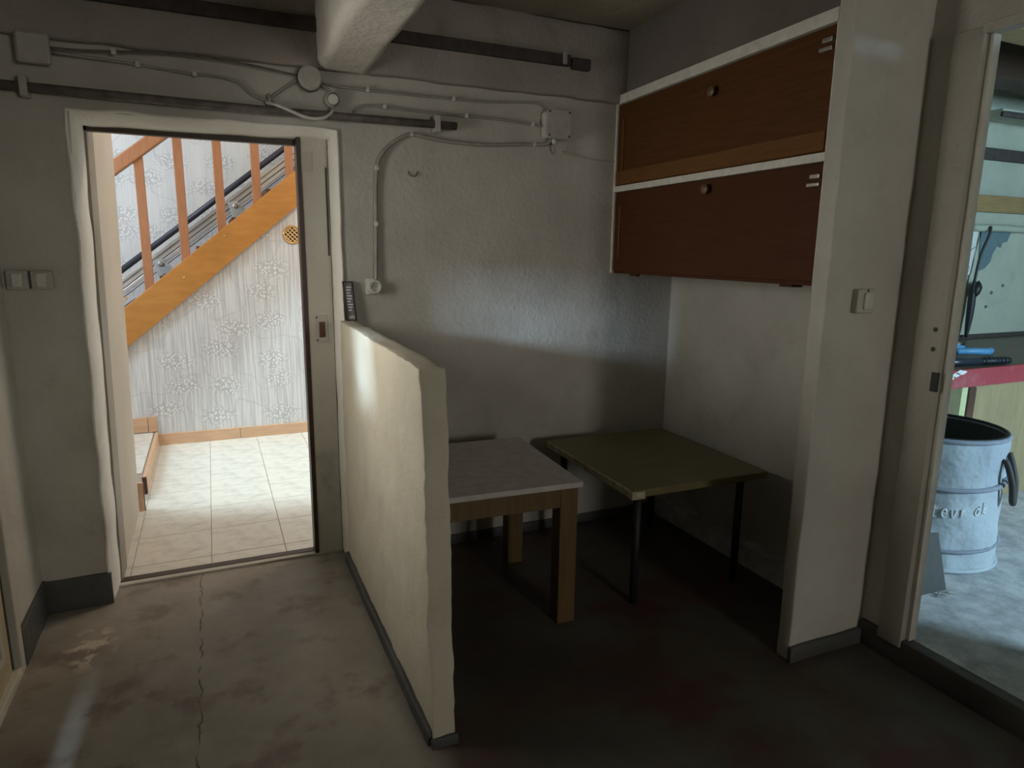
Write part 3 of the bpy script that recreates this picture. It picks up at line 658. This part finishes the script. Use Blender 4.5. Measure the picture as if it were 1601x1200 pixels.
# narrow framed plate standing on the partition
pl = thing('framed_plate', 'narrow dark framed plate standing on the end of the partition', 'plate', (0.552, 2.975, 1.14))
def lean(v): v.co.x += -0.012*(v.co.z-1.14)/0.17; v.co.y += 0.010*(v.co.z-1.14)/0.17
box('panel', (0.542, 0.578, 2.974, 2.982, 1.146, 1.308), 'alu_dark', pl, 0, lean)
for b6 in ((0.538, 0.543, 2.966, 2.984, 1.141, 1.313), (0.577, 0.582, 2.966, 2.984, 1.141, 1.313), (0.538, 0.582, 2.966, 2.984, 1.141, 1.146), (0.538, 0.582, 2.966, 2.984, 1.308, 1.313)):
    box('frame_bar', b6, 'black', pl, 0, lean)
for k in range(9):
    zz = 1.285-k*0.0125
    box('relief_line', (0.549, 0.572-0.004*(k % 3), 2.971, 2.975, zz, zz+0.006), 'bracket', pl, 0, lean)
box('relief_panel', (0.546, 0.574, 2.971, 2.975, 1.150, 1.165), 'frame2', pl, 0, lean)
# dark wall smudge, modelled as a bent wire
tag(tube('wall_mark', [(0.832, 2.998, 1.790), (0.838, 2.990, 1.775), (0.856, 2.988, 1.770), (0.868, 2.990, 1.776), (0.874, 2.998, 1.792)], 0.0026, 'pipe', None, 8, 4), 'bent wire standing in for a small dark hook on the bare wall', 'mark')

# ------------------------------------------------------------------ cupboards
def cw(v):
    v.co.x += 0.062*(v.co.y-3.0)/1.36     # the front leans slightly out of square
XCf = 1.903
cu = thing('wall_cupboard', 'built in wall cupboard with two brown flap doors in a white frame', 'cupboard', (2.1, 2.3, 1.33))
box('bottom_panel', (XCf+0.006, XN, 1.645, 3.0, 1.348, 1.366), 'cup_lo', cu, 0.002, cw)
box('middle_shelf', (XCf-0.010, XN, 1.645, 3.0, 1.748, 1.776), 'cup_frame', cu, 0.002, cw)
box('top_rail', (XCf-0.012, XN, 1.645, 3.0, 2.163, 2.205), 'cup_frame', cu, 0.002, cw)
box('side_strip', (XCf-0.008, XCf+0.02, 2.985, 3.0, 1.348, 2.165), 'cup_frame', cu, 0.001, cw)
box('side_strip', (XCf-0.006, XCf+0.02, 1.640, 1.652, 1.348, 2.165), 'cup_frame', cu, 0.001, cw)
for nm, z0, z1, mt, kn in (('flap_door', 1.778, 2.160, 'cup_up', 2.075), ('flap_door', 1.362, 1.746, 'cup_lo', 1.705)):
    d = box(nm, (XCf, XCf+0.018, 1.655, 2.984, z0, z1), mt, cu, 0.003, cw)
    d['label'] = 'upper warm brown flap door' if mt == 'cup_up' else 'lower dark brown flap door'
    lathe('knob', [(0.008, 0), (0.008, 0.012), (0.018, 0.018), (0.020, 0.026), (0.012, 0.032), (0, 0.033)], (XCf-0.034, 2.24, kn), (-1, 0, 0), 'tab_wood', d, 20)
    box('groove_strip', (XCf-0.004, XCf+0.003, 2.925, 2.940, z0+0.06, z1-0.07), 'cup_rail', d, 0.001, cw)
    if mt == 'cup_up':
        box('bottom_rail', (XCf-0.005, XCf+0.003, 1.66, 2.98, z0+0.004, z0+0.068), 'cup_rail', d, 0.002, cw)
    hx = XCf-0.062
    box('hinge', (hx-0.012, hx+0.004, 1.662, 1.70, z1-0.05, z1-0.036), 'chrome', d, 0.002)
    box('hinge', (hx-0.012, hx+0.004, 1.662, 1.71, z1-0.075, z1-0.063), 'chrome', d, 0.002)
for y in (2.80, 1.80):
    box('bottom_cleat', (XCf-0.03+0.03*(y > 2), XCf+0.02, y-0.03, y+0.03, 1.338, 1.350), 'cup_lo', cu, 0.001)

# ------------------------------------------------------------------ tables
t1 = thing('side_table', 'white topped table with thick pine legs behind the partition', 'table', (0.93, 2.44, 0))
def rot_about(cx, cy, a):
    ca, sa = math.cos(a), math.sin(a)
    def f(v):
        x, y = v.co.x-cx, v.co.y-cy
        v.co.x, v.co.y = cx+x*ca-y*sa, cy+x*sa+y*ca
    return f
R1 = rot_about(1.25, 2.1, math.radians(-3.0))
box('tabletop', (0.61, 1.252, 2.108, 2.775, 0.568, 0.590), 'tab_w', t1, 0.003, R1)
for b6 in ((0.63, 1.235, 2.128, 2.150, 0.488, 0.568), (0.63, 1.235, 2.73, 2.752, 0.488, 0.568), (0.63, 0.652, 2.15, 2.73, 0.488, 0.568), (1.213, 1.235, 2.15, 2.73, 0.488, 0.568)):
    box('apron', b6, 'tab_wood', t1, 0.002, R1)
for (x, y) in ((1.165, 2.125), (1.165, 2.68), (0.63, 2.125), (0.63, 2.68)):
    box('leg', (x, x+0.075, y, y+0.075, 0, 0.488 if False else 0.566), 'tab_wood', t1, 0.004, R1)
t2 = thing('side_table', 'olive topped table with thin black legs in the niche corner', 'table', (1.83, 2.46, 0))
R2 = rot_about(1.46, 2.07, math.radians(-1.2))
box('tabletop', (1.462, 2.145, 2.08, 2.86, 0.500, 0.532), 'tab_olive', t2, 0.004, R2)
box('edge_band', (1.454, 1.464, 2.076, 2.86, 0.500, 0.530), 'tab_edge', t2, 0.003, R2)
rough('worn_lit_corner', [(1.452, 1.515, 2.070, 2.100, 0.497, 0.529)], 'tab_edge', t2, 0.012, 0.004, 0.004, R2, 30)
box('frame_rail', (1.53, 2.09, 2.145, 2.165, 0.47, 0.50), 'legblack', t2, 0.002, R2)
box('frame_rail', (1.53, 2.09, 2.785, 2.805, 0.47, 0.50), 'legblack', t2, 0.002, R2)
for (x, y) in ((1.525, 2.14), (2.065, 2.14), (1.525, 2.775), (2.065, 2.775)):
    tube('leg', [(x+0.016, y+0.015, 0.0), (x+0.016, y+0.015, 0.502)], 0.017, 'legblack', t2, 12)

# ------------------------------------------------------------------ workshop
struct(box('floor_workshop', (XW+0.03, 7.0, -1.5, 3.1, -0.05, ZS), 'wfloor'), 'rough grey concrete floor of the workshop')
struct(box('wall_workshop_back', (2.42, 7.0, 3.04, 3.2, -0.05, 2.62), 'wwall'), 'pale green painted workshop wall')
struct(box('wall_workshop_right', (7.0, 7.1, -1.6, 3.2, -0.05, 2.62), 'wwall'), 'far end wall of the workshop')
struct(boxes('wall_workshop_rear', [(XW, 4.0, -1.6, -1.5, -0.05, 2.62), (4.6, 7.0, -1.6, -1.5, -0.05, 2.62), (4.0, 4.6, -1.6, -1.5, -0.05, 1.15), (4.0, 4.6, -1.6, -1.5, 2.35, 2.62)], 'wwall'), 'workshop wall with a window')
struct(box('wall_workshop_left', (XN+0.06, XN+0.10, 1.65, 3.2, -0.05, 2.62), 'wwall'), 'workshop side of the niche wall')
cwk = struct(box('ceiling_workshop', (XW+0.03, 7.0, -1.6, 3.15, 2.60, 2.66), 'ceil'), 'dark workshop ceiling')
box('beam', (3.0, 7.0, 2.50, 2.68, 2.42, 2.61), 'darkwood', cwk, 0.01)
box('beam', (3.0, 7.0, 2.0, 2.16, 2.44, 2.61), 'ochre', cwk, 0.01)
# frame of the workshop opening
fo = struct(rough('trim_8', [(XW-0.020, XW+0.033, OY1-0.006, 1.50, ZS-0.03, OZ+0.02)], 'frame3', None, 0.08, 0.002, 0.003), 'grey painted post of the workshop opening')
box('edge_rebate', (XW+0.004, XW+0.040, OY1-0.022, OY1-0.004, ZS, OZ), 'frame', fo, 0.002)
box('latch_hole', (XW-0.021, XW-0.010, OY1-0.010, OY1+0.012, 1.01, 1.075), 'black', fo)
for zz in (1.215, 1.15):
    lathe('screw_hole', [(0, 0.002), (0.008, 0.001), (0.008, 0)], (XW-0.0205, OY1+0.018, zz), (-1, 0, 0), 'black', fo, 10)
struct(box('trim_9', (XW-0.02, XW+0.033, OY0, OY1, OZ, OZ+0.03), 'frame2', None, 0.003), 'head of the workshop opening')

dw = struct(box('shade_leaf', (XW-0.004, XW+0.62, 0.765, 0.80, ZS+0.002, 2.10), 'door_beige', None, 0.004), 'unseen door leaf added to block workshop light')  # unseen leaf, added to keep window light off the near floor
box('handle', (XW+0.52, XW+0.60, 0.74, 0.766, 1.05, 1.07), 'chrome', dw, 0.004)
# workbench
wb = thing('workbench', 'workbench with a chipped red front edge and plywood cupboard', 'workbench', (4.4, 2.6, ZS))
ZB = 0.875
box('bench_top', (3.25, 6.6, 2.17, 3.04, ZB-0.05, ZB), 'benchtop', wb, 0.004)
fe = box('front_edge', (3.25, 6.6, 2.15, 2.172, ZB-0.092, ZB+0.004), 'red', wb, 0.004)
bm = bmesh.new()
for c, s_ in (((3.46, ZB-0.018), 0.030), ((3.50, ZB-0.008), 0.035), ((3.43, ZB-0.035), 0.018)):
    pts = [(c[0]+s_*1.3*math.cos(a)*(0.6+0.5*random.random()), c[1]+s_*0.45*math.sin(a)*(0.6+0.5*random.random())) for a in [k*0.628 for k in range(10)]]
    v0 = [bm.verts.new((p[0], 2.148, p[1])) for p in pts]; v1 = [bm.verts.new((p[0], 2.152, p[1])) for p in pts]
    bm.faces.new(v0[::-1]); bm.faces.new(v1)
    for i in range(10): bm.faces.new((v0[i], v0[(i+1) % 10], v1[(i+1) % 10], v1[i]))
frombm('paint_chip', bm, 'paperw', fe)
box('cupboard_panel', (3.72, 5.2, 2.20, 2.218, ZS+0.0, ZB-0.075), 'ply', wb, 0.003)
box('cupboard_rail', (3.70, 5.2, 2.185, 2.202, ZB-0.11, ZB-0.088), 'ply', wb, 0.002)
box('cupboard_stile', (3.665, 3.722, 2.19, 2.215, ZS+0.0, ZB-0.092), 'tread', wb, 0.003)
box('pale_post', (3.60, 3.664, 2.20, 2.26, ZS+0.0, ZB-0.05), 'pale', wb, 0.003)
box('leg', (3.48, 3.60, 2.19, 2.30, ZS+0.0, ZB-0.05), 'olive', wb, 0.003)
box('recess_shade_back', (3.25, 3.70, 2.95, 2.98, ZS+0.0, ZB-0.05), 'black', wb)  # black sheets stand for the shade in the recess under the bench
box('recess_shade_side', (3.25, 3.28, 2.25, 2.98, ZS+0.0, ZB-0.05), 'black', wb)
box('back_rail', (3.25, 6.6, 3.02, 3.04, ZB, ZB+0.03), 'rustband', wb, 0.003)

# things on the bench
tt = thing('telescopic_tube', 'black telescopic tube lying along the bench edge', 'tube', (3.75, 2.21, ZB))
tube('barrel', [(3.50, 2.285, ZB+0.022), (3.78, 2.235, ZB+0.022)], 0.022, 'tubeblk', tt, 14)
tube('grip', [(3.78, 2.235, ZB+0.022), (3.98, 2.200, ZB+0.022)], 0.019, 'black', tt, 14)
for k in range(7):
    a = 0.06+k*0.13; p = Vector((3.78, 2.235, ZB+0.022)).lerp(Vector((3.98, 2.200, ZB+0.022)), a)
    d = (Vector((3.98, 2.2, 0))-Vector((3.78, 2.235, 0))).normalized()*0.005
    tube('grip_ring', [p-d, p+d], 0.0215, 'tubeblk', tt, 12)
sc_ = thing('pliers', 'pliers with curved blue grips lying behind the black tube', 'pliers', (4.12, 2.5, ZB))
tube('grip', [(4.27, 2.47, ZB+0.024), (4.18, 2.43, ZB+0.028), (4.08, 2.44, ZB+0.034), (3.99, 2.50, ZB+0.030)], 0.020, 'blue', sc_, 10, 5)
tube('grip', [(4.22, 2.60, ZB+0.024), (4.14, 2.62, ZB+0.035), (4.06, 2.59, ZB+0.040), (3.99, 2.52, ZB+0.030)], 0.018, 'blue', sc_, 10, 5)
prism('jaw', [(3.99, 2.49), (3.93, 2.48), (3.80, 2.53), (3.80, 2.55), (3.93, 2.56), (4.0, 2.54)], 'z', ZB+0.004, ZB+0.045, 'black', sc_, 0.004)
bm = bmesh.new()
for i in range(9):
    for j in range(7):
        bm.verts.new((4.28+0.022*i, 2.72+0.03*j, ZB+0.012+0.05*abs(noise.noise(Vector((i*0.5, j*0.6, 2))))))
bm.verts.ensure_lookup_table()
for i in range(8):
    for j in range(6):
        a = i*7+j; bm.faces.new([bm.verts[q] for q in (a, a+7, a+8, a+1)])
bmesh.ops.solidify(bm, geom=bm.faces[:], thickness=0.004)
tag(frombm('crumpled_paper', bm, 'paperw', None, True), 'scrap of crumpled white paper at the back of the bench', 'paper')

# on the workshop wall
tag(box('wall_batten', (4.2, 6.6, 2.99, 3.04, 1.757, 1.868), 'ochre', None, 0.004), 'ochre wooden batten across the workshop wall', 'batten')
tag(box('brown_band', (4.2, 6.6, 3.0, 3.04, 2.10, 2.175), 'rustband', None, 0.004), 'dark brown band higher on the workshop wall', 'band')
ws = thing('wall_shelf', 'thin pale shelf board with a dark ragged edge high in the workshop', 'shelf', (5.2, 2.9, 2.32))
box('board', (4.6, 6.6, 2.80, 3.04, 2.345, 2.365), 'wwall', ws, 0.002)
rough('front_lip', [(4.6, 6.6, 2.79, 2.81, 2.318, 2.352)], 'rustband', ws, 0.05, 0.006, 0.003)
# teal paint patch where the board has been torn
prism('paint_patch', [(4.935, 1.645), (5.25, 1.652), (5.275, 1.62), (5.245, 1.56), (5.20, 1.555), (5.185, 1.52), (5.14, 1.53), (5.10, 1.47), (5.09, 1.42), (5.03, 1.37), (4.965, 1.355)], 'y', 3.034, 3.045, 'teal')
tag(bpy.data.objects['paint_patch'], 'dark teal torn patch on the workshop wall', 'patch')
tag(rough('roll', [(4.80, 5.6, 2.985, 3.04, 1.625, 1.675)], 'wwall', None, 0.06, 0.003, 0.02), 'pale rolled edge above the teal patch', 'roll')
pp = tag(box('pinned_sheet', (4.60, 4.90, 3.032, 3.04, 1.33, 1.63), 'paperw', None, 0.0), 'white sheet with pencil hatching pinned left of the cord', 'paper')
for k in range(5):
    x = 4.80+0.016*k
    tube('pencil_line', [(x-0.03, 3.031, 1.45+0.01*k), (x+0.04, 3.031, 1.50+0.006*k)], 0.0022, 'bagband', pp, 5)
for q in range(2):
    tube('pencil_line', [(4.80+0.03*math.cos(a)+0.03*q, 3.031, 1.37+0.03*math.sin(a)) for a in [k*0.5 for k in range(13)]], 0.002, 'bagband', pp, 5)
hc = thing('hanging_cord', 'dark cord hanging with a knotted tuft on the workshop wall', 'cord', (4.9, 3.0, 1.3))
tube('cord', [(4.935, 2.972, 1.66), (4.925, 2.970, 1.60), (4.895, 2.99, 1.46), (4.872, 2.99, 1.30), (4.868, 2.99, 1.22), (4.862, 2.985, 1.05), (4.855, 2.985, ZB+0.02)], lambda t: 0.009 if t < 0.5 else 0.009+0.016*math.sin((t-0.5)*2*math.pi), 'black', hc, 8, 5)
lathe('tuft', [(0, 0.07), (0.018, 0.05), (0.035, 0.02), (0.030, -0.02), (0.012, -0.05), (0, -0.055)], (4.885, 2.98, 1.225), (0.3, 0, 1), 'black', hc, 9)
for (x, z) in ((5.16, 1.20), (5.12, 1.10), (5.28, 1.25)):
    tag(lathe('wall_plug', [(0, 0.010), (0.010, 0.009), (0.013, 0.0)], (x, 3.04, z), (0, -1, 0), 'teal', None, 10), {1.20: 'dark wall plug below the teal patch', 1.10: 'lower left dark wall plug under the teal patch', 1.25: 'right hand dark wall plug beside the teal patch'}[z], 'wall plug')

# tool bag
BX, BY, RB, RT, ZT = 3.003, 1.917, 0.285, 0.272, 0.685
bg = thing('garden_bag', 'grey white round garden bag with handwritten letters on the workshop floor', 'bag', (BX, BY, ZS))
def bag_r(z):
    t = (z-ZS)/(ZT-ZS); return RB+(RT-RB)*t
def bag_n(a, z):
    return 0.012*noise.noise(Vector((math.cos(a)*3.0, math.sin(a)*3.0, z*7)))+0.008*noise.noise(Vector((math.cos(a)*7+z*9, math.sin(a)*7, z*5)))
bm = bmesh.new(); rings = []; SEG = 64
zs = [ZS+0.002+(ZT-ZS-0.002)*k/30 for k in range(31)]
for z in zs:
    rg_ = []
    for k in range(SEG):
        a = 2*math.pi*k/SEG
        rr = bag_r(z)+bag_n(a, z)
        rg_.append(bm.verts.new((BX+rr*math.cos(a), BY+rr*math.sin(a), z)))
    rings.append(rg_)
for a, c in zip(rings, rings[1:]):
    for k in range(SEG): bm.faces.new((a[k], a[(k+1) % SEG], c[(k+1) % SEG], c[k]))
bm.faces.new(rings[0][::-1])
body = frombm('body', bm, 'bag', bg, True)
lathe('lining', [(RT-0.008, ZT-ZS-0.002), (RB-0.02, 0.015), (0, 0.012)], (BX, BY, ZS), (0, 0, 1), 'bagin', bg, 48)
def ring(name, zf, r, mat, off=0.004, par=bg):
    pts = []
    for k in range(65):
        a = 2*math.pi*k/64; z = zf(a); pts.append(Vector((BX+(bag_r(z)+off)*math.cos(a), BY+(bag_r(z)+off)*math.sin(a), z)))
    b2 = bmesh.new(); addtube(b2, pts, r, 8); return frombm(name, b2, mat, par, True)
ring('rim', lambda a: ZT, 0.011, 'bagband', 0.0)
ring('rim_wire', lambda a: ZT+0.008, 0.007, 'black', -0.005)
ring('band', lambda a: 0.485+0.012*math.sin(a+1.2), 0.011, 'bagband')
ring('band', lambda a: 0.215+0.016*math.sin(a+0.9), 0.009, 'bagband')
ring('base_seam', lambda a: ZS+0.012, 0.010, 'bag')
def handle(a0, nm):
    pts = []
    for da, z, off in ((-0.10, 0.60, 0.006), (-0.09, 0.58, 0.02), (-0.05, 0.50, 0.04), (0.0, 0.42, 0.045), (0.06, 0.42, 0.045), (0.11, 0.50, 0.04), (0.14, 0.58, 0.02), (0.15, 0.62, 0.006)):
        a = a0+da; r_ = bag_r(z)+off; pts.append((BX+r_*math.cos(a), BY+r_*math.sin(a), z))
    tube(nm, pts, 0.013, 'strap', bg, 8, 5)
handle(-1.30, 'handle'); handle(1.84, 'handle')
a = -2.58
tabm = bmesh.new()
pts = [(a-0.10, 0.672), (a+0.09, 0.675), (a+0.03, 0.620), (a-0.06, 0.618)]
v0 = [tabm.verts.new((BX+(bag_r(z)+0.010)*math.cos(t), BY+(bag_r(z)+0.010)*math.sin(t), z)) for t, z in pts]
v1 = [tabm.verts.new((BX+(bag_r(z)+0.002)*math.cos(t), BY+(bag_r(z)+0.002)*math.sin(t), z)) for t, z in pts]
tabm.faces.new(v0); tabm.faces.new(v1[::-1])
for i in range(4): tabm.faces.new((v0[i], v0[(i+1) % 4], v1[(i+1) % 4], v1[i]))
frombm('handle_tab', tabm, 'strap', bg)
# handwriting on the canvas: strokes in (u, v) letter units
LET = {'t': [[(0.35, 1.1), (0.3, 0.2), (0.5, 0.0), (0.7, 0.1)], [(0.0, 0.75), (0.75, 0.8)]],
       'e': [[(0.05, 0.4), (0.6, 0.45), (0.5, 0.75), (0.2, 0.7), (0.05, 0.35), (0.25, 0.02), (0.65, 0.1)]],
       'v': [[(0.05, 0.7), (0.15, 0.1), (0.4, 0.02), (0.6, 0.7)]],
       'r': [[(0.1, 0.7), (0.12, 0.0)], [(0.12, 0.45), (0.3, 0.7), (0.55, 0.62)]],
       'd': [[(0.6, 0.55), (0.3, 0.7), (0.05, 0.3), (0.25, 0.0), (0.55, 0.25), (0.6, 0.6)], [(0.62, 0.9), (0.6, 0.0)]],
       'k': [[(0.1, 1.15), (0.1, 0.0)], [(0.55, 0.75), (0.12, 0.38), (0.6, 0.0)]]}
u = 0.0; A0 = -2.50
for ch in 'tevr dk':
    if ch == ' ': u += 0.75; continue
    bm = bmesh.new()
    for stq in LET[ch]:
        pts = []
        for (px, pz) in stq:
            ang = A0+(u+px*0.85)*0.125; z = 0.352+pz*0.045+0.010*u*0.3; r_ = bag_r(z)+bag_n(ang, z)+0.002
            pts.append(Vector((BX+r_*math.cos(ang), BY+r_*math.sin(ang), z)))
        addtube(bm, smoothpath(pts, 4), 0.0036, 5)
    u += 1.05
    frombm('letter', bm, 'ink', bg)['kind'] = 'stuff'

# leaning grey board and debris by the jamb
lb = tag(prism('leaning_board', [(2.40, 0.385), (2.635, 0.350), (2.690, ZS+0.002), (2.52, ZS+0.010), (2.40, ZS+0.045)], 'y', 1.585, 1.590, 'greyboard', None, 0.001), 'dark grey board leaning by the opening in front of the bag', 'board')
for v in lb.data.vertices: v.co.y += (v.co.z-ZS)*0.12
sv_ = bmesh.new()
for q in range(5):
    c = Vector((2.585+0.022*q+0.01*random.random(), 1.555+0.012*random.random(), ZS+0.004))
    addtube(sv_, [c, c+Vector((0.018*random.uniform(-1, 1), 0.02*random.uniform(-1, 1), 0.006)), c+Vector((0.02, -0.012, 0.001))], 0.003, 5)
tag(frombm('wood_splinter', sv_, 'frame2'), 'pale splinters lying under the leaning grey board', 'splinters')['kind'] = 'stuff'
